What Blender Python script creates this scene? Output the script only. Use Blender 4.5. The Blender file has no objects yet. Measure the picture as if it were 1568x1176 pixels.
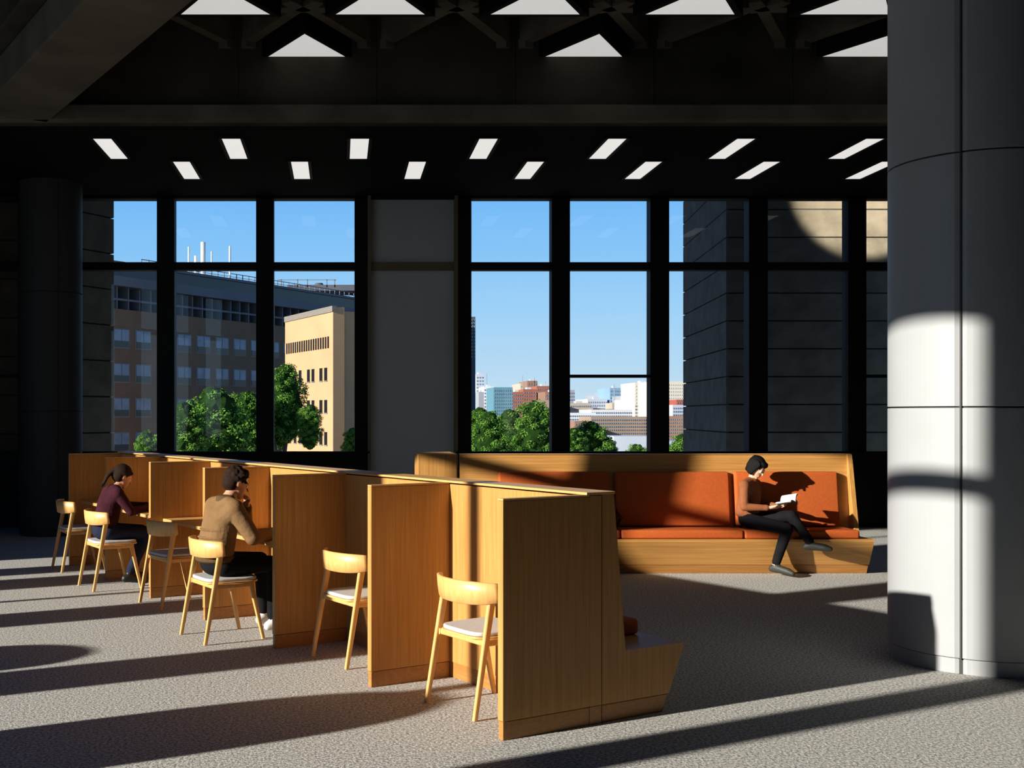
import bpy, bmesh, math, random
import numpy as np
from mathutils import Vector, Matrix
from mathutils.bvhtree import BVHTree
random.seed(7); rng=np.random.default_rng(7)
scene=bpy.context.scene
COL=scene.collection
F=1706.0; PX=520.0; HY=635.0; CH=1.7
def PXx(x,Y): return (x-PX)/F*Y
def PZ(y,Y): return CH-(y-HY)/F*Y
def srgb(r,g,b):
    def c(v):
        v/=255.0
        return v/12.92 if v<=0.04045 else ((v+0.055)/1.055)**2.4
    return (c(r),c(g),c(b),1)

# ---------------- materials ----------------
def new_mat(name):
    m=bpy.data.materials.new(name); m.use_nodes=True
    nt=m.node_tree; b=nt.nodes['Principled BSDF']
    return m,nt,b
def mat(name,col,rough=0.6,var=0.12,scale=6.0,bump=0.0,bscale=60,metal=0,spec=0.5,stretch=(1,1,1)):
    m,nt,b=new_mat(name)
    tc=nt.nodes.new('ShaderNodeTexCoord'); mp=nt.nodes.new('ShaderNodeMapping')
    mp.inputs['Scale'].default_value=stretch
    nt.links.new(tc.outputs['Object'],mp.inputs['Vector'])
    n=nt.nodes.new('ShaderNodeTexNoise'); n.inputs['Scale'].default_value=scale; n.inputs['Detail'].default_value=6
    nt.links.new(mp.outputs[0],n.inputs['Vector'])
    r=nt.nodes.new('ShaderNodeValToRGB')
    c=col
    r.color_ramp.elements[0].position=0.3; r.color_ramp.elements[1].position=0.7
    r.color_ramp.elements[0].color=(c[0]*(1-var),c[1]*(1-var),c[2]*(1-var),1)
    r.color_ramp.elements[1].color=(min(1,c[0]*(1+var)),min(1,c[1]*(1+var)),min(1,c[2]*(1+var)),1)
    nt.links.new(n.outputs['Fac'],r.inputs['Fac']); nt.links.new(r.outputs['Color'],b.inputs['Base Color'])
    b.inputs['Roughness'].default_value=rough; b.inputs['Metallic'].default_value=metal
    b.inputs['Specular IOR Level'].default_value=spec
    if bump>0:
        n2=nt.nodes.new('ShaderNodeTexNoise'); n2.inputs['Scale'].default_value=bscale; n2.inputs['Detail'].default_value=3
        nt.links.new(mp.outputs[0],n2.inputs['Vector'])
        bp=nt.nodes.new('ShaderNodeBump'); bp.inputs['Strength'].default_value=bump; bp.inputs['Distance'].default_value=0.01
        nt.links.new(n2.outputs['Fac'],bp.inputs['Height']); nt.links.new(bp.outputs[0],b.inputs['Normal'])
    return m
def emis(name,col,st):
    m,nt,b=new_mat(name)
    b.inputs['Base Color'].default_value=col
    b.inputs['Emission Color'].default_value=col; b.inputs['Emission Strength'].default_value=st
    return m
def woodmat(name,a,bb,stretch):
    m,nt,b=new_mat(name)
    tc=nt.nodes.new('ShaderNodeTexCoord'); mp=nt.nodes.new('ShaderNodeMapping'); mp.inputs['Scale'].default_value=stretch
    nt.links.new(tc.outputs['Object'],mp.inputs['Vector'])
    n=nt.nodes.new('ShaderNodeTexNoise'); n.inputs['Scale'].default_value=1.0; n.inputs['Detail'].default_value=8; n.inputs['Roughness'].default_value=0.65
    nt.links.new(mp.outputs[0],n.inputs['Vector'])
    r=nt.nodes.new('ShaderNodeValToRGB'); r.color_ramp.elements[0].position=.32; r.color_ramp.elements[1].position=.68
    r.color_ramp.elements[0].color=a; r.color_ramp.elements[1].color=bb
    nt.links.new(n.outputs['Fac'],r.inputs['Fac']); nt.links.new(r.outputs[0],b.inputs['Base Color'])
    b.inputs['Roughness'].default_value=.42
    bp=nt.nodes.new('ShaderNodeBump'); bp.inputs['Strength'].default_value=.12; bp.inputs['Distance'].default_value=.002
    nt.links.new(n.outputs['Fac'],bp.inputs['Height']); nt.links.new(bp.outputs[0],b.inputs['Normal'])
    return m
M={}
M['oak']=woodmat('oak_veneer',srgb(166,116,56),srgb(194,144,80),(55,55,1.6))
M['oaky']=woodmat('oak_veneer_long_grain',srgb(166,116,56),srgb(194,144,80),(70,1.2,70))
M['oakh']=woodmat('oak_solid',srgb(190,142,80),srgb(212,166,104),(40,1.6,40))
M['oakd']=woodmat('oak_plinth',srgb(150,100,46),srgb(176,124,64),(30,1.6,60))
M['ochair']=woodmat('oak_chair',srgb(200,150,84),srgb(222,174,108),(30,30,6))
M['gap']=mat('shadow_gap',(.03,.018,.008),.8)
M['orange']=mat('rust_upholstery',srgb(180,88,40),.85,.08,40,.25,220,spec=.15)
M['pad']=mat('grey_wool',srgb(190,189,188),.9,.06,40,.3,300)
M['black']=mat('black_aluminium',(.003,.003,.0035),.6,.1,spec=.2)
M['concrete']=mat('board_concrete',(.085,.073,.056),.9,.3,1.4,.3,18,spec=.2)
M['concm']=mat('rib_concrete',(.10,.087,.068),.9,.35,1.8,.3,16,spec=.15)
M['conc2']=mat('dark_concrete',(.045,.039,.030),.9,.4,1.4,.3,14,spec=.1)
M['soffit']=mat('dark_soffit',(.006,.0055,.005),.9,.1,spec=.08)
M['wall']=mat('dark_wall_paint',(.02,.02,.02),.8,.1,spec=.2)
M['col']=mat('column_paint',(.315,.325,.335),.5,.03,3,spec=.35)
M['coldk']=mat('column_paint_dark',(.035,.034,.033),.6,.05,3,spec=.2)  # shaded copy of the column paint, far column's shade put into its colour
M['cold']=mat('column_joint',(.03,.03,.03),.7)
M['panelgrey']=mat('roller_blind',(.38,.39,.40),.5,.03,1,spec=.4)
M['panelolive']=mat('blind_frame',(.13,.11,.06),.7,.05,spec=.2)
M['steel']=mat('bronze_steel',(.05,.035,.025),.35,.05,metal=.7)
M['brownc']=mat('precast_brown',(.085,.066,.044),.9,.25,3,.3,25,spec=.1)
M['tri']=emis('triangle_diffuser',(.82,.81,.79,1),.62)
M['slot']=emis('slot_diffuser',(.93,.90,.87,1),.78)
m,nt,b=new_mat('speckled_carpet')
tc=nt.nodes.new('ShaderNodeTexCoord'); v=nt.nodes.new('ShaderNodeTexVoronoi'); v.inputs['Scale'].default_value=90
nt.links.new(tc.outputs['Object'],v.inputs['Vector'])
n=nt.nodes.new('ShaderNodeTexNoise'); n.inputs['Scale'].default_value=62; n.inputs['Detail'].default_value=3; n.inputs['Roughness'].default_value=.7
nt.links.new(tc.outputs['Object'],n.inputs['Vector'])
r=nt.nodes.new('ShaderNodeValToRGB'); r.color_ramp.elements[0].position=.38; r.color_ramp.elements[1].position=.62
r.color_ramp.elements[0].color=(.20,.195,.18,1); r.color_ramp.elements[1].color=(.68,.67,.63,1)
nt.links.new(n.outputs['Fac'],r.inputs['Fac'])
nt.links.new(r.outputs[0],b.inputs['Base Color']); b.inputs['Roughness'].default_value=.97; b.inputs['Specular IOR Level'].default_value=.05
bp=nt.nodes.new('ShaderNodeBump'); bp.inputs['Strength'].default_value=.35; bp.inputs['Distance'].default_value=.004
nt.links.new(v.outputs['Distance'],bp.inputs['Height']); nt.links.new(bp.outputs[0],b.inputs['Normal'])
M['carpet']=m
m=bpy.data.materials.new('window_glass'); m.use_nodes=True; nt=m.node_tree; nt.nodes.clear()
o=nt.nodes.new('ShaderNodeOutputMaterial'); mx=nt.nodes.new('ShaderNodeMixShader'); tr=nt.nodes.new('ShaderNodeBsdfTransparent'); gl=nt.nodes.new('ShaderNodeBsdfGlossy'); fr=nt.nodes.new('ShaderNodeFresnel')
gl.inputs['Roughness'].default_value=0.0; fr.inputs['IOR'].default_value=1.5; tr.inputs['Color'].default_value=(.98,.99,.99,1)
nt.links.new(fr.outputs[0],mx.inputs[0]); nt.links.new(tr.outputs[0],mx.inputs[1]); nt.links.new(gl.outputs[0],mx.inputs[2]); nt.links.new(mx.outputs[0],o.inputs[0])
M['glass']=m

# ---------------- mesh builder ----------------
class MB:
    def __init__(s): s.v=[]; s.f=[]; s.mi=[]; s.mats=[]
    def midx(s,k):
        if k not in s.mats: s.mats.append(k)
        return s.mats.index(k)
    def raw(s,vs,fs,k):
        o=len(s.v); s.v+= [tuple(p) for p in vs]; mi=s.midx(k)
        for f in fs: s.f.append([o+i for i in f]); s.mi.append(mi)
    def box(s,x0,x1,y0,y1,z0,z1,k):
        vs=[(x0,y0,z0),(x1,y0,z0),(x1,y1,z0),(x0,y1,z0),(x0,y0,z1),(x1,y0,z1),(x1,y1,z1),(x0,y1,z1)]
        s.raw(vs,[(0,3,2,1),(4,5,6,7),(0,1,5,4),(1,2,6,5),(2,3,7,6),(3,0,4,7)],k)
    def prism(s,poly,z0,z1,k):
        n=len(poly); vs=[(p[0],p[1],z0) for p in poly]+[(p[0],p[1],z1) for p in poly]
        fs=[tuple(range(n-1,-1,-1)),tuple(range(n,2*n))]+[(i,(i+1)%n,n+(i+1)%n,n+i) for i in range(n)]
        s.raw(vs,fs,k)
    def ext(s,poly,y0,y1,k):
        n=len(poly); vs=[(p[0],y0,p[1]) for p in poly]+[(p[0],y1,p[1]) for p in poly]
        fs=[tuple(range(n)),tuple(range(2*n-1,n-1,-1))]+[(i,n+i,n+(i+1)%n,(i+1)%n) for i in range(n)]
        s.raw(vs,fs,k)
    def bar(s,a,b,w,h,k,up=(0,0,1),w2=None,h2=None):
        a=Vector(a); b=Vector(b); d=(b-a).normalized(); u=Vector(up); sd=d.cross(u).normalized(); u=sd.cross(d).normalized()
        w2=w2 or w; h2=h2 or h; vs=[]
        N=12
        for (p,ww,hh) in((a,w,h),(b,w2,h2)):
            for i in range(N):
                t=2*math.pi*i/N; c,si=math.cos(t),math.sin(t)
                e=0.6
                vs.append(p+sd*(ww/2*math.copysign(abs(c)**e,c))+u*(hh/2*math.copysign(abs(si)**e,si)))
        fs=[tuple(range(N-1,-1,-1)),tuple(range(N,2*N))]+[(i,(i+1)%N,N+(i+1)%N,N+i) for i in range(N)]
        s.raw(vs,fs,k)
    def cyl(s,cx,cy,z0,z1,r,k,N=32,r2=None):
        r2=r if r2 is None else r2
        vs=[(cx+r*math.cos(2*math.pi*i/N),cy+r*math.sin(2*math.pi*i/N),z0) for i in range(N)]+[(cx+r2*math.cos(2*math.pi*i/N),cy+r2*math.sin(2*math.pi*i/N),z1) for i in range(N)]
        s.raw(vs,[tuple(range(N-1,-1,-1)),tuple(range(N,2*N))]+[(i,(i+1)%N,N+(i+1)%N,N+i) for i in range(N)],k)
    def obj(s,name,parent=None,loc=(0,0,0),rot=0,bevel=0,smooth=False,seg=2):
        me=bpy.data.meshes.new(name); me.from_pydata(s.v,[],s.f); 
        for k in s.mats: me.materials.append(M[k])
        me.polygons.foreach_set('material_index',s.mi); me.update()
        bm=bmesh.new(); bm.from_mesh(me); bmesh.ops.recalc_face_normals(bm,faces=bm.faces); bm.to_mesh(me); bm.free()
        if smooth:
            for p in me.polygons: p.use_smooth=True
        ob=bpy.data.objects.new(name,me); COL.objects.link(ob)
        ob.location=loc; ob.rotation_euler=(0,0,rot)
        if parent: ob.parent=parent
        if bevel>0:
            md=ob.modifiers.new('bevel','BEVEL'); md.width=bevel; md.segments=seg; md.limit_method='ANGLE'; md.angle_limit=math.radians(40)
        return ob
def empty(name,loc=(0,0,0),rot=0):
    e=bpy.data.objects.new(name,None); COL.objects.link(e); e.location=loc; e.rotation_euler=(0,0,rot); e.empty_display_size=.2; return e

# ---------------- room shell ----------------
WY=16.8; R30=math.radians(30)
b=MB(); b.prism([(-1.1,-2),(10,-2),(10,WY+.3),(-12.2,WY+.3)],-.3,0,'carpet'); b.obj('floor')
def X(x): return (x-PX)/F*WY
def Z(y): return CH-(y-HY)/F*WY
b=MB()
solids=[(27,54),(240,267),(392,419),(543,566),(698,722),(845,873),(996,1025),(1147,1176),(1299,1327),(1450,1478),(1601,1630)]
left=[(-124,-97),(-275,-248),(-426,-399),(-577,-550)]
for x0,x1 in solids+left: b.box(X(x0),X(x1),WY,WY+.22,0,5.0,'black')
b.box(-12.2,X(1630),WY,WY+.22,Z(304),5.4,'black')
b.box(-12.2,X(566),WY+.01,WY+.21,0,Z(692),'black')
b.box(X(698),X(1630),WY+.01,WY+.21,0,Z(692),'black')
b.box(-12.2,X(566),WY+.02,WY+.2,Z(413),Z(401),'black')
b.box(X(698),X(1630),WY+.02,WY+.2,Z(413),Z(401),'black')
b.box(X(873),X(996),WY+.02,WY+.2,Z(578),Z(573.5),'black')
b.box(X(-97),X(27),WY+.02,WY+.2,Z(578),Z(573.5),'black')
b.box(X(1327),X(1450),WY+.02,WY+.2,Z(578),Z(573.5),'black')
b.box(-12.2,X(566),WY-.06,WY+.02,Z(694),Z(691),'black')
b.box(X(698),X(1630),WY-.06,WY+.02,Z(694),Z(691),'black')
b.box(-12.2,X(1630),WY-.05,WY,Z(297),Z(290),'panelolive')
b.obj('wall_back',bevel=.006)
b=MB()
b.box(X(566),X(698),WY+.10,WY+.16,0,Z(304),'panelgrey')
for x0,x1 in((563,568),(696,701)): b.box(X(x0),X(x1),WY-.03,WY+.10,0,Z(297),'panelolive')
b.box(X(566),X(698),WY+.04,WY+.11,Z(413),Z(401),'panelolive')
b.box(X(566),X(698),WY+.04,WY+.11,Z(304),Z(299),'panelolive')
b.obj('roller_blind_panel')
panes=[(-97,27),(-248,-124),(54,240),(267,392),(419,543),(722,845),(873,996),(1025,1147),(1176,1299),(1327,1450),(1478,1601)]
for i,(x0,x1) in enumerate(panes):
    b=MB(); b.raw([(X(x0)-.01,WY+.11,Z(694)),(X(x1)+.01,WY+.11,Z(694)),(X(x1)+.01,WY+.11,Z(302)),(X(x0)-.01,WY+.11,Z(302))],[(0,1,2,3)],'glass')
    b.obj('window_%d'%(i+1))
P0=(-4.0,3.3)
piers=[(-6.5,-1.75),(-.55,-.22),(1.06,1.17),(2.19,2.81),(4.42,5.02),(5.62,5.70),(6.37,7.04),(7.34,7.88),(8.64,15.8)]
b=MB()
for a,c in piers:
    if c-a<.2: b.box(-.24,-.08,a,c,0,5.0,'black')
    else: b.box(-.35,0,a,c,0,6.6,'wall')
b.box(-.35,0,-6.5,15.8,5.0,6.6,'wall')
b.box(-.22,-.08,-1.75,8.64,3.80,3.93,'black')
b.box(-.30,0,-1.75,8.64,0,.12,'black')
b.obj('wall_left',loc=(P0[0],P0[1],0),rot=R30)
b=MB(); b.box(-1.4,10.2,-2.3,-2,0,6.6,'wall'); b.obj('wall_rear')
b=MB(); b.box(10,10.3,-2.3,WY+.3,0,6.6,'wall'); b.obj('wall_right')
b=MB()
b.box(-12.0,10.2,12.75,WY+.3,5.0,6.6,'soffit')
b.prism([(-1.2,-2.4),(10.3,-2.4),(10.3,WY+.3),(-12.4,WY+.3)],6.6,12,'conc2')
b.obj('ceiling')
b=MB()
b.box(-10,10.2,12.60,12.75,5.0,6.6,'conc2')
b.box(-10,10.2,12.46,12.62,5.0,5.17,'concm')
for xx in np.arange(-9,10,1.567): b.box(xx-.015,xx+.015,12.588,12.6,5.17,6.4,'conc2')
b.obj('trim_1',bevel=.01)
b=MB(); b.box(-.75,0,-.2,14.2,5.0,6.6,'concrete'); b.box(-.95,-.75,-.2,14.2,5.35,6.6,'conc2')
b.obj('trim_2',loc=(-3.2+7.0,12.4-12.12,0),rot=R30,bevel=.015)
a=1.567; h=a*math.sqrt(3)/2; Y0=12.82; xc0=-.372
b=MB()
for k in range(0,9):
    Yk=Y0-k*h
    if k>0: b.box(-6 if k<5 else -2,8,Yk-.07,Yk+.07,5.86,6.6,'concm')
    off=xc0-a/2+(k%2)*a/2
    for j in range(-4,7):
        vx=off+j*a
        if vx < -(Yk+1.81*2)/1.732: continue
        for sgn in(1,-1):
            p=Vector((vx,Yk,6.2)); q=Vector((vx+sgn*a/2,Yk-h,6.2))
            d=(q-p).normalized(); n_=Vector((-d.y,d.x,0))*.06
            b.prism([(p+n_)[:2],(q+n_)[:2],(q-n_)[:2],(p-n_)[:2]],5.9,6.6,'concm')
            q2=p+d*.32; n2=n_*1.6
            b.prism([(p+n2)[:2],(q2+n_)[:2],(q2-n_)[:2],(p-n2)[:2]],5.84,5.95,'concm')
b.obj('trim_3')
def triangle_light(cx,yb):
    e=empty('triangular_ceiling_light',(cx,yb,5.75))
    s=.90; hh=s*math.sqrt(3)/2
    b=MB(); b.prism([(-s/2,0),(s/2,0),(0,-hh)],0,.02,'tri'); b.obj('diffuser',e)
    S=s+.22; HH=S*math.sqrt(3)/2; c=-hh/3
    o=[(-S/2,c+HH/3),(S/2,c+HH/3),(0,c-2*HH/3)]; i=[(-s/2,0),(s/2,0),(0,-hh)]
    b=MB()
    for q in range(3):
        r_=(q+1)%3; b.prism([o[q],o[r_],i[r_],i[q]],.0,.24,'black')
    b.prism(o,.24,.27,'black')
    b.obj('housing',e)
for k in range(0,4):
    for j in range(-2,6):
        cx=xc0+(k%2)*a/2+j*a-(a if k%2 else 0)
        if k==0 and j%2: continue
        if cx<-1.7+ (-.78 if k==3 else 0) or cx>6.9: continue
        triangle_light(cx,Y0-.19-k*h)
def slot_light(cx,y0,y1):
    e=empty('recessed_slot_light',(cx,y0,4.985))
    b=MB(); b.box(-.11,.11,0,y1-y0,-.005,.01,'slot'); b.obj('diffuser',e)
    b=MB()
    b.box(-.15,-.11,-.03,y1-y0+.03,-.012,.014,'black'); b.box(.11,.15,-.03,y1-y0+.03,-.012,.014,'black')
    b.box(-.15,.15,-.04,0,-.012,.014,'black'); b.box(-.15,.15,y1-y0,y1-y0+.04,-.012,.014,'black'); b.obj('housing',e)
for k in range(-2,5): slot_light(.24+1.53*k,13.22,14.28)
for k in range(-2,5): slot_light(1.01+1.53*k,14.42,15.5)

# columns
def column(cx,cy,r,ang,mk='col',top=6.6,name='round_column'):
    e=empty(name,(cx,cy,0))
    N=96
    def ring(rr):
        pts=[]
        for i in range(N):
            t=2*math.pi*i/N+ang
            q=rr-(.012 if i%(N//3)==0 else 0)
            pts.append((q*math.cos(t),q*math.sin(t)))
        return pts
    b=MB()
    zs=[z for z in [.1,1.75,3.42,5.09,6.6] if z<top-.1]+[top]
    for z0,z1 in zip(zs[:-1],zs[1:]): b.prism(ring(r),z0+.005,z1-.005,mk)
    b.prism([(p[0],p[1]) for p in ring(r-.012)],0,.1,mk)
    ob=b.obj('cladding',e,bevel=.004)
    b=MB(); b.cyl(0,0,0,top,r-.02,'cold',64); b.obj('joint_core',e)
    b=MB()
    for q in range(3):
        t=ang+q*2*math.pi/3; c,s_=math.cos(t),math.sin(t)
        p=Vector((c*(r-.014),s_*(r-.014),0)); tn=Vector((-s_,c,0))*.005; o=Vector((c,s_,0))*.0145
        b.prism([(p-tn)[:2],(p+tn)[:2],(p+tn+o)[:2],(p-tn+o)[:2]],.1,top,'cold')
    b.obj('seams',e)
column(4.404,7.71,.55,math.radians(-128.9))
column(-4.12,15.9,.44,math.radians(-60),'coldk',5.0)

# ---------------- benches and carrels ----------------
def wz(z): return .866-.088*(z-.38)/.88
def bench_parts(e,y0,y1,cush,seat):
    b=MB()
    b.ext([(.69,.1),(1.163+.04,.1),(1.318,.355),(1.318,.38),(.866,.38),(.778,1.26),(.69,1.26)],y0+.02,y1-.02,'oaky')
    for q0,q1 in((y0,y0+.02),(y1-.02,y1)): b.ext([(.69,.1),(1.163+.04,.1),(1.318,.355),(1.318,.38),(.866,.38),(.778,1.26),(.69,1.26)],q0,q1,'oak')
    b.obj('bench_shell',e)
    b=MB(); b.ext([(.69,0),(1.155,0),(1.197,.096),(.69,.096)],y0+.004,y1-.004,'oakd'); b.obj('plinth',e,bevel=.003)
    for i,(c0,c1) in enumerate(cush):
        b=MB(); b.ext([(wz(.5)+.004,.485),(wz(.5)+.10,.485),(wz(1.08)+.085,1.075),(wz(1.08)+.004,1.075)],c0,c1,'orange'); b.obj('back_cushion_%d'%(i+1),e,bevel=.025,smooth=True,seg=4)
    for i,(c0,c1) in enumerate(seat):
        b=MB(); b.box(.872,1.275,c0,c1,.381,.475,'orange'); b.obj('seat_cushion_%d'%(i+1),e,bevel=.025,smooth=True,seg=4)
eb=empty('upholstered_bench',(0,13.09,0),math.radians(-90))
bench_parts(eb,1.33,5.65,[(1.745,2.955),(3.02,4.27),(4.33,5.46)],[(1.72,2.98),(2.99,4.29),(4.30,5.52)])
b=MB(); b.ext([(wz(.38),.38),(wz(.38)+.12,.38),(wz(1.2)+.035,1.2),(.80,1.262),(.69,1.262)],5.60,5.652,'oak')
b.box(.69,.79,1.33,5.65,1.26,1.268,'oakh'); b.obj('end_trim',eb,bevel=.003)
for i,yy in enumerate((3.0,4.36)):
    b=MB()
    b.bar((.98,yy,.475),(1.20,yy,.60),.03,.03,'steel'); b.bar((1.20,yy,.60),(.93,yy,.66),.05,.022,'steel'); b.bar((.93,yy,.66),(.94,yy,.48),.03,.02,'steel',up=(1,0,0))
    b.obj('armrest_%d'%(i+1),eb,bevel=.004)
b=MB(); b.box(PXx(640,12.35),1.30,12.35,13.2,0.1,1.255,'oak'); b.box(PXx(640,12.35),1.30,12.35,13.2,1.255,1.265,'oakh'); b.box(PXx(640,12.35)+.01,1.29,12.36,13.19,0,.1,'oakd'); b.obj('bench_return_cabinet',bevel=.004)

er=empty('study_carrel_row',(.85,5.80,0),R30)
TS=[0,1.33,2.66,3.95,5.22,6.51,7.8]
bench_parts(er,0,7.8,[(.32+1.24*i,.32+1.24*i+1.2) for i in range(6)],[(.3+1.25*i,.3+1.25*i+1.24) for i in range(6)])
b=MB(); b.box(.60,.686,.002,7.8,.1,1.25,'oak'); b.box(.604,.684,.006,7.79,0,.1,'oakd'); b.obj('spine_panel',er,bevel=.003)
b=MB(); b.box(.575,.785,-.004,7.81,1.2605,1.275,'oakh'); b.obj('top_cap',er,bevel=.003)
for i,t in enumerate(TS):
    t0=t if i==0 else t-.022; t1=t0+.044
    b=MB(); b.box(0,.60,t0,t1,.1,1.25,'oak'); b.box(.003,.6,t0+.003,t1-.003,0,.097,'oakd')
    b.box(0.0,.6,t0,t1,1.2505,1.262,'oakh')
    b.obj('partition_%d'%(i+1),er,bevel=.003)
b=MB(); b.box(.6,.686,0.0,.02,.1,1.255,'oak'); b.box(.6,.686,0.0,.02,0,.097,'oakd'); b.box(.6862,.6898,-.001,.01,0,1.25,'gap'); b.obj('end_filler',er)
for i in range(2,6):
    b=MB(); b.box(.12,.60,TS[i]+.024,TS[i+1]-.024,.705,.735,'oakh'); b.obj('desktop_%d'%(i-1),er,bevel=.004)

# chairs
def chair(t,w,drot=0,name='wooden_chair'):
    wx=.85+.866*w-.5*t; wy=5.8+.5*w+.866*t
    f=Vector((math.cos(R30+drot),math.sin(R30+drot),0))
    c=Vector((wx,wy,0))+f*.25
    e=empty(name,c,R30+drot)
    for i,s in enumerate((1,-1)):
        b=MB(); b.bar((-.25,s*.235,0),(-.125,s*.225,.66),.024,.028,'ochair',up=(1,0,0),w2=.030,h2=.048); b.obj('rear_leg_%d'%(i+1),e,smooth=False)
        b=MB(); b.bar((.235,s*.215,0),(.135,s*.205,.435),.024,.026,'ochair',up=(1,0,0),w2=.030,h2=.042); b.obj('front_leg_%d'%(i+1),e)
        b=MB(); b.bar((-.175,s*.215,.418),(.16,s*.205,.418),.026,.036,'ochair'); b.obj('side_rail_%d'%(i+1),e)
    b=MB(); b.bar((-.16,-.21,.418),(-.16,.21,.418),.026,.034,'ochair'); b.bar((.14,-.2,.418),(.14,.2,.418),.026,.034,'ochair'); b.obj('cross_rails',e)
    pts=[]
    for k in range(40):
        t_=2*math.pi*k/40; c_,s_=math.cos(t_),math.sin(t_); ex=.42
        px=.215*math.copysign(abs(c_)**ex,c_)+.005; py=(.215+.012*(px/.2))*math.copysign(abs(s_)**ex,s_); pts.append((px,py))
    b=MB(); b.prism(pts,.435,.449,'ochair'); b.obj('seat',e,bevel=.004)
    b=MB(); b.prism([(p[0]*.97,p[1]*.96) for p in pts],.449,.474,'pad'); b.obj('seat_pad',e,bevel=.010,seg=3)
    b=MB(); N=24; vs=[]
    prof=[(-.011,-.064),(-.013,0),(-.011,.064),(0,.069),(.011,.064),(.009,0),(.011,-.064),(0,-.069)]
    for i in range(N+1):
        u=-1+2*i/N; th=u*1.02
        cx_=-.235+.26*(1-math.cos(th)); cy_=.295*math.sin(th)/math.sin(1.02)*.93
        nx,ny=-math.cos(th),math.sin(th)
        hs=1-.22*abs(u)**3
        for (r_,z_) in prof:
            zz=z_*hs+ (abs(u)**3)*.01
            vs.append((cx_-nx*r_*1.1 - .12*(zz) ,cy_-ny*r_*1.1,.695+zz))
    K=len(prof); fs=[]
    for i in range(N):
        for k in range(K): fs.append((i*K+k,i*K+(k+1)%K,(i+1)*K+(k+1)%K,(i+1)*K+k))
    fs.append(tuple(range(K))); fs.append(tuple(N*K+k for k in range(K-1,-1,-1)))
    b.raw(vs,fs,'ochair'); b.obj('backrest',e,smooth=True)
    return e
chair(.61,.10); chair(2.05,.12); chair(3.24,-.39); chair(4.80,-.15,.05); chair(6.06,-.34); chair(7.50,-.22,-.06)

def shadow_chair(s,inw,width,H):  # unseen chair added near the windows to cast a round-topped floor shadow
    px=P0[0]-.5*s+.891*inw; py=P0[1]+.866*s+.454*inw
    e=empty('lounge_chair',(px,py,0),R30)
    b=MB(); vs=[]; N=28; Kz=14
    for i in range(N+1):
        u=-1+2*i/N; th=u*1.5
        top=.42+(H-.42)*(max(0,math.cos(th*.98)))**.45
        for k in range(Kz+1):
            z=.16+(top-.16)*k/Kz; rr=width/2*(1-.12*(1-min(1,(z-.16)/.4)))
            vs.append((-rr*math.cos(th)*.9,rr*math.sin(th),z))
    fs=[(i*(Kz+1)+k,i*(Kz+1)+k+1,(i+1)*(Kz+1)+k+1,(i+1)*(Kz+1)+k) for i in range(N) for k in range(Kz)]
    b.raw(vs,fs,'orange'); ob=b.obj('shell',e,smooth=True); md=ob.modifiers.new('s','SOLIDIFY'); md.thickness=.05
    b=MB(); b.cyl(0.0,0,.18,.42,width*.40,'orange'); b.obj('seat_cushion',e,bevel=.03)
    b=MB()
    for q in range(4):
        t=math.pi/4+q*math.pi/2; b.bar((width*.36*math.cos(t),width*.36*math.sin(t),0),(width*.28*math.cos(t),width*.28*math.sin(t),.2),.03,.03,'ochair',up=(1,0,0))
    b.obj('legs',e)
shadow_chair(.98,1.0,.88,1.47); shadow_chair(3.28,1.0,.85,1.05)

# ---------------- people ----------------
bm=bmesh.new(); bmesh.ops.create_icosphere(bm,subdivisions=3,radius=1); ICO=[v.co.copy() for v in bm.verts]; bm.free()
bm=bmesh.new(); bmesh.ops.create_icosphere(bm,subdivisions=2,radius=1); ICO2=[v.co.copy() for v in bm.verts]; bm.free()
M['skin']=mat('skin',srgb(196,140,110),.5,.05,20); M['skin2']=mat('skin_light',srgb(212,164,134),.5,.05,20); M['lip']=mat('lips',srgb(165,85,75),.5,.05)
M['hair_br']=mat('hair_dark_brown',srgb(42,27,18),.75,.4,90,.6,220,stretch=(2,2,.6),spec=.12); M['hair_bk']=mat('hair_black',srgb(14,12,12),.6,.3,90,.5,220,stretch=(2,2,.6),spec=.15)
M['khaki']=mat('khaki_cotton',srgb(120,92,62),.9,.1,12,.6,24,spec=.1); M['khakid']=mat('khaki_trim',srgb(86,66,45),.9,.1,12,spec=.1); M['blackcl']=mat('black_cloth',srgb(22,21,24),.9,.2,12,.4,35,spec=.1)
M['maroon']=mat('maroon_knit',srgb(56,24,34),.95,.2,15,.4,60,spec=.1); M['jeans']=mat('navy_denim',srgb(32,37,56),.9,.15,20,.4,60,spec=.1)
M['brownk']=mat('brown_knit',srgb(132,80,52),.95,.1,15,.4,80,spec=.1); M['shoew']=mat('white_sneaker',srgb(205,202,195),.6,.05); M['shoeb']=mat('black_shoe',srgb(18,17,18),.5,.1)
M['shoeo']=mat('dark_green_shoe',srgb(40,42,36),.6,.1)
M['eyew']=mat('eye_white',srgb(235,230,225),.3,.02); M['iris']=mat('iris',srgb(45,28,18),.2,.05); M['paper']=mat('paper',srgb(225,221,210),.8,.02); M['bookc']=mat('book_cover',srgb(70,62,58),.6,.05)
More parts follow.
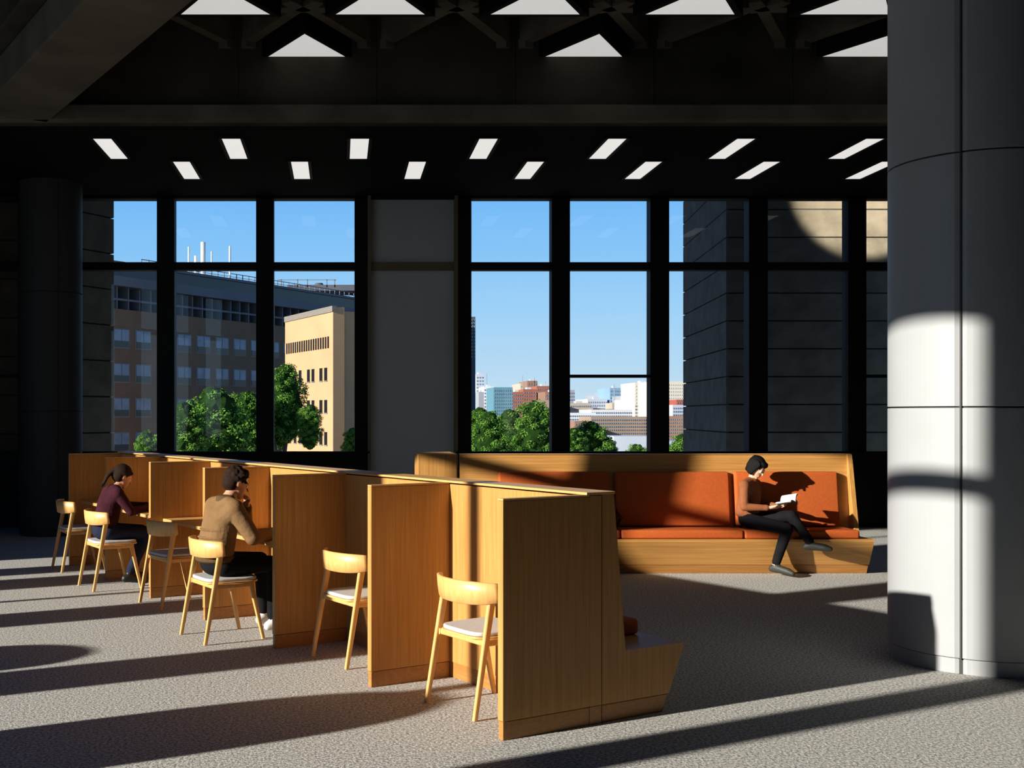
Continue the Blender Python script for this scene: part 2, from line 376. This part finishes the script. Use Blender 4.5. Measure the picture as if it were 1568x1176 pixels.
class Body:
    def __init__(s): s.pr=[]; s.eyes=[]
    def hull(s,items,k,fine=True):
        pts=[]
        for it in items:
            p=Vector(it[0]); r=it[1]; R=it[2] if len(it)>2 else None
            if not hasattr(r,'__len__'): r=(r,r,r)
            for q in (ICO if fine else ICO2):
                v=Vector((q.x*r[0],q.y*r[1],q.z*r[2]))
                if R is not None: v=R@v
                pts.append(p+v)
        s.pr.append((pts,k))
    def limb(s,a,ra,c,rc,k,fine=True): s.hull([(a,ra),(c,rc)],k,fine)
    def hand(s,wr,d,n,side,curl,k,sz=1.0):
        wr=Vector(wr); d=Vector(d).normalized(); n=Vector(n); n=(n-d*n.dot(d)).normalized(); lat=d.cross(n).normalized()*side
        kn=[]
        L=.088*sz
        offs=[.030,.010,-.010,-.028]; ln=[.070,.078,.072,.056]; adv=[0,.004,0,-.008]
        for o_,a_ in zip(offs,adv): kn.append(wr+d*(L+a_*sz)+lat*(o_*sz))
        s.hull([(wr,.021*sz)]+[(q,.0115*sz) for q in kn],k,False)
        s.hull([(wr+d*.02*sz+lat*.016*sz+n*.006,.017*sz),(wr+d*.055*sz+lat*.022*sz+n*.008,.014*sz)],k,False)
        for i,(q,l_) in enumerate(zip(kn,ln)):
            p=q; dd=(d+lat*(.10-.07*i)).normalized(); rad=(.0093 if i<3 else .0082)*sz
            for j,(fr_,an) in enumerate(((.45,.45),(.32,.75),(.23,.5))):
                an=an*curl*(1+.08*i); ax=dd.cross(n).normalized(); dd=(Matrix.Rotation(an,3,ax)@dd).normalized()
                p2=p+dd*(l_*fr_*sz); s.limb(p,rad,p2,rad*.92,k,False); p=p2; rad*=.93
        p=wr+d*.028*sz+lat*.026*sz+n*.006*sz; dd=(d*.75+lat*.6+n*.45).normalized()
        p2=p+dd*.040*sz; s.limb(p,.0125*sz,p2,.0105*sz,k,False)
        dd=(dd+d*.5+n*.15-lat*.25).normalized(); p3=p2+dd*.030*sz; s.limb(p2,.0105*sz,p3,.009*sz,k,False)
    def head(s,c,f,u,sk,hair,style,sz=1.0):
        c=Vector(c); f=Vector(f).normalized(); u=Vector(u); u=(u-f*u.dot(f)).normalized(); l=u.cross(f).normalized()
        R=Matrix((f,l,u)).transposed()
        P=lambda a_,b_,c_: c+(f*a_+l*b_+u*c_)*sz
        r3=lambda *a_: tuple(v*sz for v in a_)
        s.hull([(P(-.005,0,.025),r3(.096,.074,.090),R)],sk)
        s.hull([(P(.02,0,-.01),r3(.070,.064,.07),R),(P(.035,0,-.058),r3(.046,.046,.035),R),(P(.066,0,-.088),r3(.018,.022,.016),R)],sk)
        s.hull([(P(.088,0,.018),.007*sz),(P(.113,0,-.020),r3(.010,.013,.008),R)],sk,False)
        s.hull([(P(.084,.03,.026),r3(.008,.018,.006),R),(P(.084,-.03,.026),r3(.008,.018,.006),R)],sk,False)
        s.hull([(P(.089,0,-.050),r3(.010,.021,.009),R)],'lip',False)
        for sd in(1,-1):
            s.hull([(P(-.002,sd*.076,.004),r3(.017,.007,.028),R)],sk,False)
            s.eyes.append((P(.0795,sd*.030,.006),.0125*sz,P(.0875,sd*.030,.005),.0065*sz))
            s.hull([(P(.094,sd*.030,.030),r3(.004,.018,.004),R)],hair,False)
        s.hull([(P(-.022,0,.045),r3(.098,.085,.092),R)],hair)
        s.hull([(P(-.045,0,.0),r3(.070,.081,.07),R)],hair)
        if style=='short':
            for i in range(70):
                v=Vector(rng.normal(size=3)); v.normalize()
                if v.z<-.15: v.z=-v.z
                if v.x>.75 and v.z<.5: continue
                s.hull([(P(-.02+v.x*.092,v.y*.082,.045+v.z*.088),.014*sz),(P(-.02+v.x*.108+.016,v.y*.092+.008*rng.normal(),.045+v.z*.102-.008),.006*sz)],hair,False)
            s.hull([(P(.035,.0,.115),r3(.035,.06,.02),R),(P(.078,.03,.085),.014*sz)],hair,False)
        else:
            for sd in(1,-1):
                for i in range(11):
                    xx=.070-.016*i
                    prev=None
                    for q in range(5):
                        th=math.radians(12+ (96 if style=='bob' else 78)*q/4)
                        px_=-.022+ (xx+.022)*(1-.10*q/4) - (.012*q if style=='pony' else 0)
                        ww=math.sqrt(max(.05,1-((px_+.022)/.102)**2))
                        pt=P(px_,sd*.086*ww*math.sin(th),.045+.092*ww*math.cos(th))
                        if prev is not None: s.limb(prev,.0085*sz,pt,.0085*sz,hair,False)
                        prev=pt
        if style=='bob':
            for sd in(1,-1):
                s.hull([(P(.0,sd*.075,.06),r3(.06,.018,.05),R),(P(-.01,sd*.083,-.045),r3(.045,.013,.03),R),(P(.02,sd*.078,-.06),r3(.018,.01,.02),R)],hair)
            s.hull([(P(-.06,0,.02),r3(.05,.085,.07),R),(P(-.06,0,-.055),r3(.035,.075,.03),R)],hair)
            s.hull([(P(.055,.0,.10),r3(.035,.062,.02),R),(P(.080,0.01,.072),r3(.010,.05,.012),R)],hair)
        elif style=='pony':
            s.hull([(P(-.085,0,.03),.040*sz),(P(-.120,0,.015),.030*sz)],hair)
            for q in range(7):
                a_=q*.9; oy=.014*math.cos(a_); oz=.012*math.sin(a_)
                s.limb(P(-.120,oy,.015+oz),.018*sz,P(-.150,oy*1.3,-.05+oz),.018*sz,hair,False); s.limb(P(-.150,oy*1.3,-.05+oz),.018*sz,P(-.150+oz,.005+oy,-.155-.02*math.cos(a_)),.007*sz,hair,False)
            for sd in(1,-1): s.hull([(P(.06,sd*.05,.075),.018*sz),(P(.0,sd*.074,.05),.02*sz)],hair)
    def build(s,name,loc,yaw,vox=.0065):
        vs=[];fs=[];ks=[];keys=[]
        for pts,k in s.pr:
            bm=bmesh.new(); bv=[bm.verts.new(p) for p in pts]
            g=bmesh.ops.convex_hull(bm,input=bv)
            dl=[x for x in set(g['geom_interior']+g['geom_unused']) if isinstance(x,bmesh.types.BMVert) and x.is_valid]
            if dl: bmesh.ops.delete(bm,geom=dl,context='VERTS')
            bmesh.ops.recalc_face_normals(bm,faces=bm.faces)
            bm.verts.index_update(); o=len(vs); vs+=[v.co.copy() for v in bm.verts]
            if k not in keys: keys.append(k)
            for fc in bm.faces: fs.append([o+v.index for v in fc.verts]); ks.append(keys.index(k))
            bm.free()
        me=bpy.data.meshes.new(name+'_src'); me.from_pydata(vs,[],fs); me.update()
        tmp=bpy.data.objects.new('tmp',me); COL.objects.link(tmp)
        md=tmp.modifiers.new('r','REMESH'); md.mode='VOXEL'; md.voxel_size=vox; md.adaptivity=0
        md=tmp.modifiers.new('s','SMOOTH'); md.factor=.5; md.iterations=3
        dg=bpy.context.evaluated_depsgraph_get(); dg.update()
        nm=bpy.data.meshes.new_from_object(tmp.evaluated_get(dg)); nm.name=name+'_body'
        bpy.data.objects.remove(tmp)
        bvh=BVHTree.FromPolygons(vs,fs)
        nm.materials.clear()
        for k in keys: nm.materials.append(M[k])
        mi=[]
        for p in nm.polygons:
            r_=bvh.find_nearest(p.center); mi.append(ks[r_[2]] if r_[2] is not None else 0)
        nm.polygons.foreach_set('material_index',mi)
        nm.polygons.foreach_set('use_smooth',[True]*len(nm.polygons)); nm.update()
        e=empty(name,loc,yaw); ob=bpy.data.objects.new('body',nm); COL.objects.link(ob); ob.parent=e
        for i,(p,r_,p2,r2) in enumerate(s.eyes):
            for nn,pp,rr,kk in(('eyeball',p,r_,'eyew'),('iris',p2,r2,'iris')):
                m2=bpy.data.meshes.new(nn); bm=bmesh.new(); bmesh.ops.create_uvsphere(bm,u_segments=16,v_segments=10,radius=rr); bmesh.ops.translate(bm,verts=bm.verts,vec=pp); bm.to_mesh(m2); bm.free(); m2.materials.append(M[kk])
                o2=bpy.data.objects.new('%s_%d'%(nn,i+1),m2); COL.objects.link(o2); o2.parent=e
        return e
def human(name,loc,yaw,J,mt,wd=1.0,loose=0.0,style='short',hand_sz=1.0,hs=1.0,jacket=None):
    B=Body(); V=Vector; top,bot,sk,hair,shoe=mt
    pel,wai,che,nk,hd=[V(J[k]) for k in('pelvis','waist','chest','neck','head')]
    L=loose
    B.hull([(pel,(.115,.165*wd,.095)),(wai,(.10+L,.135*wd+L,.07))],bot)
    B.hull([(wai-V((0,0,.06)),(.118+L,.158*wd+L,.045)),(wai,(.104+L,.140*wd+L,.07)),(che,(.112+L,.158*wd+L,.10))],top)
    B.hull([(che,(.110+L,.155*wd+L,.10)),(J['shL'],.058+L),(J['shR'],.058+L),(nk-V((.01,0,.02)),.062)],top)
    B.hull([(nk-V((0,0,.01)),(.062,.066,.022)),(nk+V((0,0,.018)),(.056,.058,.014))],top)
    if jacket:
        B.hull([(nk+V((-.01,0,.0)),(.075,.080,.026)),(nk+V((-.015,0,.03)),(.070,.074,.014))],jacket)
        B.hull([(wai-V((-.005,0,.105)),(.128+L,.170+L,.022)),(wai-V((-.003,0,.075)),(.131+L,.172+L,.016))],jacket)
        for q,(z_,x_) in enumerate(((.02,-.002),(.07,.004),(.13,.02))):
            B.hull([(wai+V((x_,0,z_)),(.116+L,.152+L,.012))],top)
    B.limb(nk,.050*wd,hd+V((-.02,0,-.05)),.048*wd,sk)
    B.head(hd,J['hf'],J['hu'],sk,hair,style,hs)
    for sd in('L','R'):
        sh,el,wr=V(J['sh'+sd]),V(J['el'+sd]),V(J['wr'+sd])
        B.limb(sh,.054+L,el,.041+L,top); B.limb(el,.042+L,wr+(el-wr)*.10,.030+L*.8,top)
        B.hull([(wr+(el-wr)*.14,.033+L*.8),(wr+(el-wr)*.08,.033+L*.8)],jacket or top,False)
        for q in(.12,.20,.30): B.hull([(sh.lerp(el,1-q),(.048+L,.048+L,.016))],top,False)
        B.limb(wr+(el-wr)*.15,.024,wr,.021,sk,False)
        d,n,cu=J['ha'+sd]
        B.hand(wr,d,n,J['th'+sd],cu,sk,hand_sz)
        hp,kn,an,toe=V(J['hip'+sd]),V(J['kn'+sd]),V(J['an'+sd]),V(J['toe'+sd])
        B.limb(hp,.088*wd,kn,.060,bot); 
        mid=kn.lerp(an,.3)
        B.limb(kn,.060,mid,.056,bot); B.limb(mid,.056,kn.lerp(an,.88),.045,bot)
        B.limb(kn.lerp(an,.85),.034,an,.031,sk if J.get('bare') else shoe,False)
        fd=(toe-an); fd.normalize()
        dn=V(J.get('dn'+sd,(0,0,-1)))
        B.hull([(an-fd*.035+dn*.035,.034),(an+dn*.01,.038),(toe-fd*.075+dn*0,.038),(toe-fd*.02,.027),(an-fd*.04+dn*.045,.030)],shoe,True)
    return B.build(name,loc,yaw)

def row_pt(t,w): return (.85+.866*w-.5*t, 5.8+.5*w+.866*t, 0)
J=dict(pelvis=(0,0,.565),waist=(-.01,0,.70),chest=(.04,0,.89),neck=(.09,0,1.045),head=(.165,0,1.165),hf=(.93,-.10,-.35),hu=(.3,0,1),
 shR=(.07,-.19,.985),elR=(.18,-.27,.78),wrR=(.43,-.13,.785),haR=((1,.25,-.05),(0,0,-1),.5),thR=-1,
 shL=(.07,.19,.985),elL=(.34,.20,.79),wrL=(.295,.09,.985),haL=((-.15,-.55,.8),(-1,-.2,-.3),1.5),thL=1,
 hipR=(.02,-.10,.56),knR=(.44,-.13,.55),anR=(.42,-.12,.10),toeR=(.65,-.15,.042),
 hipL=(.02,.10,.56),knL=(.45,.15,.55),anL=(.48,.16,.10),toeL=(.71,.19,.042))
human('man_studying',row_pt(3.24,-.20),R30,J,('khaki','blackcl','skin','hair_br','shoew'),1.0,.020,'short',jacket='khakid')
J=dict(pelvis=(0,0,.56),waist=(.01,0,.68),chest=(.06,0,.84),neck=(.11,0,.975),head=(.185,0,1.075),hf=(.88,-.05,-.45),hu=(.4,0,1),
 shR=(.09,-.16,.925),elR=(.20,-.21,.755),wrR=(.43,-.08,.775),haR=((1,.3,-.05),(0,0,-1),.7),thR=-1,
 shL=(.09,.16,.925),elL=(.32,.20,.775),wrL=(.48,.06,.785),haL=((.9,-.5,0),(0,0,-1),.6),thL=1,
 hipR=(.02,-.09,.56),knR=(.42,-.10,.53),anR=(.22,-.08,.11),toeR=(.42,-.09,.042),
 hipL=(.02,.09,.56),knL=(.42,.10,.53),anL=(.34,.12,.10),toeL=(.55,.14,.042))
human('woman_studying',row_pt(6.06,-.16),R30,J,('maroon','jeans','skin','hair_br','shoeb'),.88,.004,'pony',.92,.95)
yw=math.atan2(-.66,.75)
J=dict(pelvis=(0,0,.57),waist=(-.03,0,.69),chest=(-.0,0,.86),neck=(.02,0,.995),head=(.065,0,1.125),hf=(.80,-.12,-.55),hu=(.55,0,1),
 shR=(.0,-.158,.945),elR=(.02,-.21,.72),wrR=(.235,-.10,.715),haR=((.9,.25,.15),(0,.5,.9),.8),thR=-1,
 shL=(.0,.158,.945),elL=(.06,.20,.73),wrL=(.26,.09,.725),haL=((.9,-.2,.15),(0,-.5,.9),.8),thL=1,
 hipR=(.02,-.09,.57),knR=(.42,-.07,.505),anR=(.30,-.09,.105),toeR=(.51,-.12,.042),
 hipL=(.02,.09,.58),knL=(.43,.02,.635),anL=(.625,.06,.345),toeL=(.82,.09,.305),dnL=(-.5,0,-.8),bare=True)
human('woman_reading',(4.42,12.0,0),yw,J,('brownk','blackcl','skin2','hair_bk','shoeo'),.88,.002,'bob',.92,.95)
def book(name,loc,yaw,pitch,roll,col='bookc'):
    e=empty(name,loc,yaw); e.rotation_euler=(roll,-pitch,yaw)
    for s,nm in((1,'left_pages'),(-1,'right_pages')):
        b=MB(); vs=[];N=8
        for i in range(N+1):
            u=i/N; y=s*(.004+.115*u); z=.022*math.sin(u*math.pi*.75)+.03*u
            vs+=[(-.08,y,z+.004),(.08,y,z+.004),(-.08,y,z-.006),(.08,y,z-.006)]
        fs=[]
        for i in range(N):
            o=i*4; p=o+4
            fs+=[(o,o+1,p+1,p),(o+2,p+2,p+3,o+3),(o,p,p+2,o+2),(o+1,o+3,p+3,p+1)]
        fs+=[(0,2,3,1),(N*4,N*4+1,N*4+3,N*4+2)]
        b.raw(vs,fs,'paper'); b.obj(nm,e,smooth=False)
        b=MB(); vs=[(x_,y_*1.03,z_-.008) for (x_,y_,z_) in vs]; b.raw(vs,fs,col); b.obj('cover_'+nm[:4],e)
    return e
bl=Vector((4.42,12.0,0))+Matrix.Rotation(yw,3,'Z')@Vector((.40,.0,.775))
book('open_book',bl,yw,.20,.28)
for (t,w) in((3.20,.33),(6.06,.36)):
    p=row_pt(t,w); b=MB(); b.box(-.11,.11,-.15,.15,.7355,.75,'paper'); b.box(-.113,.113,-.153,.153,.7352,.738,'bookc'); b.obj('notebook',loc=(p[0],p[1],0),rot=R30+.15,bevel=.001)

# ---------------- exterior ----------------
GZ=-15
M['ground']=mat('ground_outside',(.16,.17,.12),.95,.3,.02)
b=MB(); b.raw([(-3000,30,GZ),(3000,30,GZ),(3000,6000,GZ),(-3000,6000,GZ)],[(0,1,2,3)],'ground'); b.obj('ground')
def stacked(name,poly,z0,z1,ph,k):
    b=MB(); z=z0
    cx=sum(p[0] for p in poly)/len(poly); cy=sum(p[1] for p in poly)/len(poly)
    while z<z1:
        b.prism(poly,z+.012,min(z+ph,z1)-.012,k); z+=ph
    pin=[(p[0]+(cx-p[0])/max(.01,math.hypot(cx-p[0],cy-p[1]))*.06,p[1]+(cy-p[1])/max(.01,math.hypot(cx-p[0],cy-p[1]))*.06) for p in poly]
    b.prism(pin,z0,z1,'black'); return b.obj(name)
M['precastd']=mat('precast_shade',(.072,.066,.058),.9,.25,3,.3,25,spec=.1)
stacked('precast_wing_right',[(PXx(1112,19.6),19.6),(16,19.6),(16,24),(PXx(1112,19.6)+.6,24)],-4,10.0,.49,'precastd')
stacked('precast_wing_left',[(-4.75,17.25),(-3.80,18.75),(-4.6,19.6),(-12,19.6),(-12,17.25)],-4,10.0,.6,'brownc')
l=bpy.data.lights.new('facade_spot','SPOT'); l.energy=2300; l.color=(1,.86,.62); l.spot_size=math.radians(62); l.spot_blend=.25; l.shadow_soft_size=.05  # added lamp standing in for sun reflected onto the right wing
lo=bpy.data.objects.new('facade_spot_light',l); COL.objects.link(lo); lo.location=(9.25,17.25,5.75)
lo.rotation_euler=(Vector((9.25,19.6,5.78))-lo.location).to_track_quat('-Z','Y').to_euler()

M['brick']=mat('brown_brick',srgb(112,88,66),.9,.1,.6); M['brickl']=mat('buff_brick',srgb(182,142,104),.9,.06,.4); M['metalg']=mat('roof_metal',srgb(84,87,94),.6,.1,.3)
M['winb']=mat('window_band',srgb(105,120,138),.2,.3,.7); M['wind']=mat('dark_window',srgb(26,29,33),.2,.2); M['frame']=mat('light_frame',srgb(118,112,104),.7); M['pipe']=mat('white_pipe',srgb(215,215,210),.6)
e=empty('brick_academic_building',(0,0,0))
o=Vector((-17.8,120)); d=Vector((.575,.818)); nrm=Vector((.818,-.575))
def fp(s,q): p=o+d*s+nrm*q; return (p.x,p.y)
def slab(b,s0,s1,q0,q1,z0,z1,k): b.prism([fp(s0,q0),fp(s1,q0),fp(s1,q1),fp(s0,q1)],z0,z1,k)
def zy(y): return CH-(y-HY)/F*120
b=MB()
slab(b,-16,52,-20,0,GZ,zy(482),'brick')
slab(b,-16,52,-20,-1.2,zy(482),zy(450),'wind')
slab(b,-16,52,-20,.8,zy(450),zy(436),'metalg'); slab(b,-16,52,-20,.3,zy(436),zy(418),'wind'); slab(b,-16,52,-20,.5,zy(418),zy(414),'metalg')
for s in np.arange(-15,52,1.6): slab(b,s,s+.15,-1.2,0.2,zy(482),zy(450),'metalg')
slab(b,-16,52,-.1,.25,zy(470),zy(467),'metalg')
for y0 in(512,562,612,662):
    s=-15
    while s<50:
        slab(b,s-.15,s+2.15,-.05,.06,zy(y0+27),zy(y0-1.5),'frame')
        slab(b,s,s+.95,-.1,.10,zy(y0+25),zy(y0),'winb'); slab(b,s+1.05,s+2.0,-.1,.10,zy(y0+25),zy(y0),'winb')
        slab(b,s,s+2,-.1,.12,zy(y0+25),zy(y0+16),'wind')
        s+=3.1
for s in np.arange(-4,50,1.1): slab(b,s,s+.08,-1,-.92,zy(414),zy(402),'metalg')
slab(b,-4,50,-1,-.92,zy(403),zy(402),'metalg'); slab(b,-4,50,-1,-.92,zy(408),zy(407.4),'metalg')
b.obj('main_block',e)
b=MB()
for x,yt,r in((289,378,.10),(311,371,.28),(324,385,.08),(352,377,.12),(300,392,.2)):
    Y=128; b.cyl(PXx(x,Y),Y,PZ(425,Y),PZ(yt,Y),r,'pipe',12)
b.obj('roof_stacks',e)
b=MB(); Y=150
b.box(PXx(440,Y),PXx(560,Y),Y,Y+6,PZ(445,Y),PZ(436,Y),'metalg'); b.cyl(PXx(488,Y),Y+2,PZ(440,Y),PZ(431,Y),1.0,'metalg',20,.5)
for x in(430,455,470,500,512): b.box(PXx(x,Y),PXx(x+1.5,Y),Y,Y+.2,PZ(440,Y),PZ(428,Y),'frame')
b.box(PXx(425,Y),PXx(515,Y),Y,Y+.1,PZ(429,Y),PZ(428,Y),'frame'); b.obj('roof_plant',e)
e=empty('buff_brick_wing',(0,0,0))
WD=95.0; kx=WD/125
o=Vector((PXx(510,WD),WD)); d=Vector((-.39,.921)); nrm=Vector((-.921,-.39))
zt=PZ(470,WD)
def zq(y): return CH-(y-HY)/F*WD
b=MB()
L_=15.6*kx
p1=o+d*L_; perp=Vector((.921,.39))
b.prism([tuple(o),tuple(p1),tuple(p1+perp*6),tuple(o+perp*1.05)],GZ,zt,'brickl')
q1=o+perp*1.05
b.prism([tuple(q1+d*.5),tuple(q1+d*.5+perp*4),tuple(q1+d*9+perp*4),tuple(q1+d*9)],GZ,zt-.3,'brickl')
slab(b,-.05,L_,-.3,.10,zt-.4,zt+.1,'frame')
for s in np.arange(.9,L_-.6,.57): slab(b,s,s+.28,-.1,.05,zq(532),zq(514),'wind')
for y0 in(562,612,662):
    for s in(1.3,2.4,4.3,5.4,7.5,8.8,10.3): slab(b,s,s+.6,-.1,.05,zq(y0+20),zq(y0),'wind'); slab(b,s-.08,s+.68,-.1,.07,zq(y0+21.5),zq(y0+20),'frame')
b.obj('wing_block',e)
cols={'white':srgb(205,207,208),'cream':srgb(200,194,180),'gray':srgb(142,148,156),'lgray':srgb(176,183,190),'teal':srgb(80,125,140),'red':srgb(145,86,66),'brick2':srgb(136,104,84),'beige':srgb(170,158,140),'blue':srgb(120,150,175),'roofred':srgb(150,74,58),'dark':srgb(60,75,85),'tan':srgb(146,126,106)}
for k,c in cols.items(): M['s_'+k]=mat('facade_'+k,c,.8,.08,.05)
sky=[(700,728,485,160,'dark'),(729,741,573,620,'lgray'),(741,757,592,600,'white'),(733,741,600,560,'gray'),(756,785,593,450,'teal'),(784,801,600,520,'red'),(797,809,587,720,'beige'),(808,823,583,700,'brick2'),(801,822,596,560,'red'),(822,848,591,620,'red'),(835,860,600,540,'brick2'),(848,880,597,700,'gray'),
(873,905,617,520,'beige'),(900,930,611,900,'lgray'),(915,932,605,1000,'gray'),(930,941,600,950,'gray'),(934,951,594,900,'blue'),(951,960,597,950,'lgray'),(958,973,606,800,'gray'),(972,1003,586,520,'cream'),(962,975,612,600,'white'),
(865,912,632,420,'white'),(905,968,627,450,'white'),(905,1003,638,380,'tan'),(880,905,645,360,'brick2'),(940,1003,668,250,'lgray'),
(1000,1145,584,480,'cream'),(1036,1076,612,430,'roofred'),(1030,1060,620,400,'lgray'),(1060,1145,622,420,'gray'),(1015,1145,637,360,'brick2'),(1094,1116,616,340,'cream'),(1015,1150,676,230,'lgray')]
rs=random.Random(3)
e=empty('city_skyline',(0,0,0))
b=MB()
for x0,x1,yt,D,k in sky:
    dp=D*.05
    b.box(PXx(x0,D),PXx(x1,D),D,D+dp,GZ,PZ(yt,D),'s_'+k)
    fh=(PZ(600,D)-PZ(603.2,D))
    if (x1-x0)>9 and yt<650:
        z=PZ(yt+3.5,D)
        for i in range(12):
            if z<GZ+1: break
            nw=max(2,int((x1-x0)/3.2)); 
            for j in range(nw):
                xa=x0+(x1-x0)*(j+.25)/nw; xb=x0+(x1-x0)*(j+.75)/nw
                b.box(PXx(xa,D),PXx(xb,D),D-.15,D,z-fh*.9,z-fh*.2,'winb' if k!='cream' or i>5 else 's_cream')
            z-=fh*1.6
    if D>500: b.box(PXx(x0+(x1-x0)*.3,D),PXx(x0+(x1-x0)*.6,D),D+1,D+6,PZ(yt,D),PZ(yt-3,D),'s_lgray')
for x,yt in((745,572),(800,575),(818,578),(940,588),(990,580),(835,584)):
    D=700; b.box(PXx(x,D),PXx(x+.8,D),D,D+.5,PZ(yt+25,D),PZ(yt,D),'s_gray')
for i in range(110):
    D=rs.uniform(500,1600); x=rs.uniform(560,1200); w=rs.uniform(8,30); yt=rs.uniform(612,634)
    b.box(PXx(x,D),PXx(x+w,D),D,D+20,GZ,PZ(yt,D),'s_'+rs.choice(['gray','beige','brick2','lgray','tan']))
b.obj('skyline_blocks',e)
# trees
def leafmat(name,c1,c2):
    m,nt,bb=new_mat(name)
    g=nt.nodes.new('ShaderNodeNewGeometry'); r=nt.nodes.new('ShaderNodeValToRGB'); r.color_ramp.elements[0].color=c1; r.color_ramp.elements[1].color=c2
    nt.links.new(g.outputs['Random Per Island'],r.inputs['Fac']); nt.links.new(r.outputs[0],bb.inputs['Base Color']); bb.inputs['Roughness'].default_value=.75; bb.inputs['Specular IOR Level'].default_value=.15
    return m
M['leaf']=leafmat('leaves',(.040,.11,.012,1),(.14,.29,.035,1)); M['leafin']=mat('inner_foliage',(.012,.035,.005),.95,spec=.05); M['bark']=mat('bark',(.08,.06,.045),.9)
def tree(x,ytop,wpx,D):
    cx=PXx(x,D); zt=PZ(ytop,D); R=wpx/2/F*D
    e=empty('deciduous_tree',(cx,D,GZ)); H=zt-GZ
    b=MB(); b.cyl(0,0,0,H*.75,.30,'bark',10,.12)
    for q in range(5):
        t=q*1.3; b.bar((0,0,H*(.4+.05*q)),(R*.6*math.cos(t),R*.6*math.sin(t),H*(.6+.05*q)),.16,.16,'bark')
    b.obj('trunk',e)
    vs=[];fs=[]; inn=MB()
    Hc=min(H*.85,R*3.6); Cz=H-Hc/2
    n_b=60; ga=2.39996
    for i in range(n_b):
        u=1-2*(i+.5)/n_b; an=i*ga; ss=math.sqrt(1-abs(u)**2.6)
        sc=.84*(1+rs.uniform(-.30,.18))
        c=Vector((ss*math.cos(an)*R*sc, ss*math.sin(an)*R*sc, Cz+u*Hc/2*(.88+rs.uniform(-.12,.05))))
        rad=R*rs.uniform(.15,.33)
        cr_=Vector((1,rs.uniform(.8,1.1),rs.uniform(.6,.85)))
        n_=int(360*(rad/(R*.27))**2)
        P=rng.normal(size=(n_,3)); P/=np.linalg.norm(P,axis=1)[:,None]
        rr=rad*(.6+.6*rng.random(n_))
        for j in range(n_):
            nn=Vector(P[j]); p=c+Vector((nn.x*cr_.x,nn.y*cr_.y,nn.z*cr_.z))*rr[j]
            nn=(nn+Vector((0,0,.3))+Vector(rng.normal(size=3))*.5).normalized()
            t1=nn.orthogonal().normalized(); t1=Matrix.Rotation(rng.random()*6.28,3,nn)@t1; t2=nn.cross(t1); s=R*.036*(.5+.9*rng.random()); o_=len(vs)
            vs+=[p+t1*s,p+t2*s*.65,p-t1*s,p-t2*s*.65]; fs.append((o_,o_+1,o_+2,o_+3))
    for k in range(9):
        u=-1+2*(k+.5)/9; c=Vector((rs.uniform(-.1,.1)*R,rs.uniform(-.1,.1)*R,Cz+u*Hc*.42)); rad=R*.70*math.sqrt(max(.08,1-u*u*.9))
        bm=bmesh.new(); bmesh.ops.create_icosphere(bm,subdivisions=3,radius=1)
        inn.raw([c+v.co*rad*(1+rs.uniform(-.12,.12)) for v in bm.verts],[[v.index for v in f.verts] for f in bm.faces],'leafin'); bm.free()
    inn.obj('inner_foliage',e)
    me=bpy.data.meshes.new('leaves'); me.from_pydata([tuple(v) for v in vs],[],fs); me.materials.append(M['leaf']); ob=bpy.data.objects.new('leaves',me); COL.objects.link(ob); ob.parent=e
for tdef in [(328,588,112,75),(282,612,76,70),(380,596,72,82),(434,556,72,85),(474,618,40,78),(225,657,40,70),(540,654,34,80),
   (750,628,70,78),(818,613,76,88),(782,624,70,92),(735,622,48,96),(905,643,64,90),(878,654,40,85),(930,668,40,90),(975,678,50,100),(1045,662,56,80),(1078,658,56,84),(1102,655,44,92)]:
    tree(*tdef)

# ---------------- light ----------------
AZ=math.radians(63); EL=math.radians(16)
dirv=Vector((math.sin(AZ)*math.cos(EL),math.cos(AZ)*math.cos(EL),-math.sin(EL)))
l=bpy.data.lights.new('sun','SUN'); l.energy=9.5; l.angle=math.radians(.7); l.color=(1,.94,.84)
lo=bpy.data.objects.new('sun',l); COL.objects.link(lo); lo.location=(-40,-20,20); lo.rotation_euler=dirv.to_track_quat('-Z','Y').to_euler()
w=bpy.data.worlds.new('sky'); scene.world=w; w.use_nodes=True; nt=w.node_tree
bg=nt.nodes['Background']; tc=nt.nodes.new('ShaderNodeTexCoord'); sp=nt.nodes.new('ShaderNodeSeparateXYZ'); r=nt.nodes.new('ShaderNodeValToRGB')
nt.links.new(tc.outputs['Generated'],sp.inputs[0]); nt.links.new(sp.outputs['Z'],r.inputs['Fac']); nt.links.new(r.outputs[0],bg.inputs['Color'])
cr=r.color_ramp; cr.elements[0].position=0; cr.elements[0].color=srgb(208,230,242); cr.elements[1].position=1; cr.elements[1].color=srgb(25,70,150)
for p_,c_ in((.035,(190,224,248)),(.09,(164,214,252)),(.14,(140,202,253)),(.20,(114,187,253)),(.35,(60,120,205))):
    el=cr.elements.new(p_); el.color=srgb(*c_)
bg.inputs['Strength'].default_value=1.0

# ---------------- camera ----------------
cam=bpy.data.cameras.new('camera'); co=bpy.data.objects.new('camera',cam); COL.objects.link(co)
co.location=(0,0,CH); co.rotation_euler=(math.radians(90),0,0)
ZW,ZX,ZYc=1568,784,588
cam.sensor_width=36; cam.lens=F/ZW*36; cam.shift_x=(ZX-PX)/ZW; cam.shift_y=(HY-ZYc)/ZW; cam.clip_end=8000; cam.clip_start=.05
scene.camera=co
scene.view_settings.view_transform='Standard'; scene.view_settings.look='None'; scene.view_settings.exposure=0
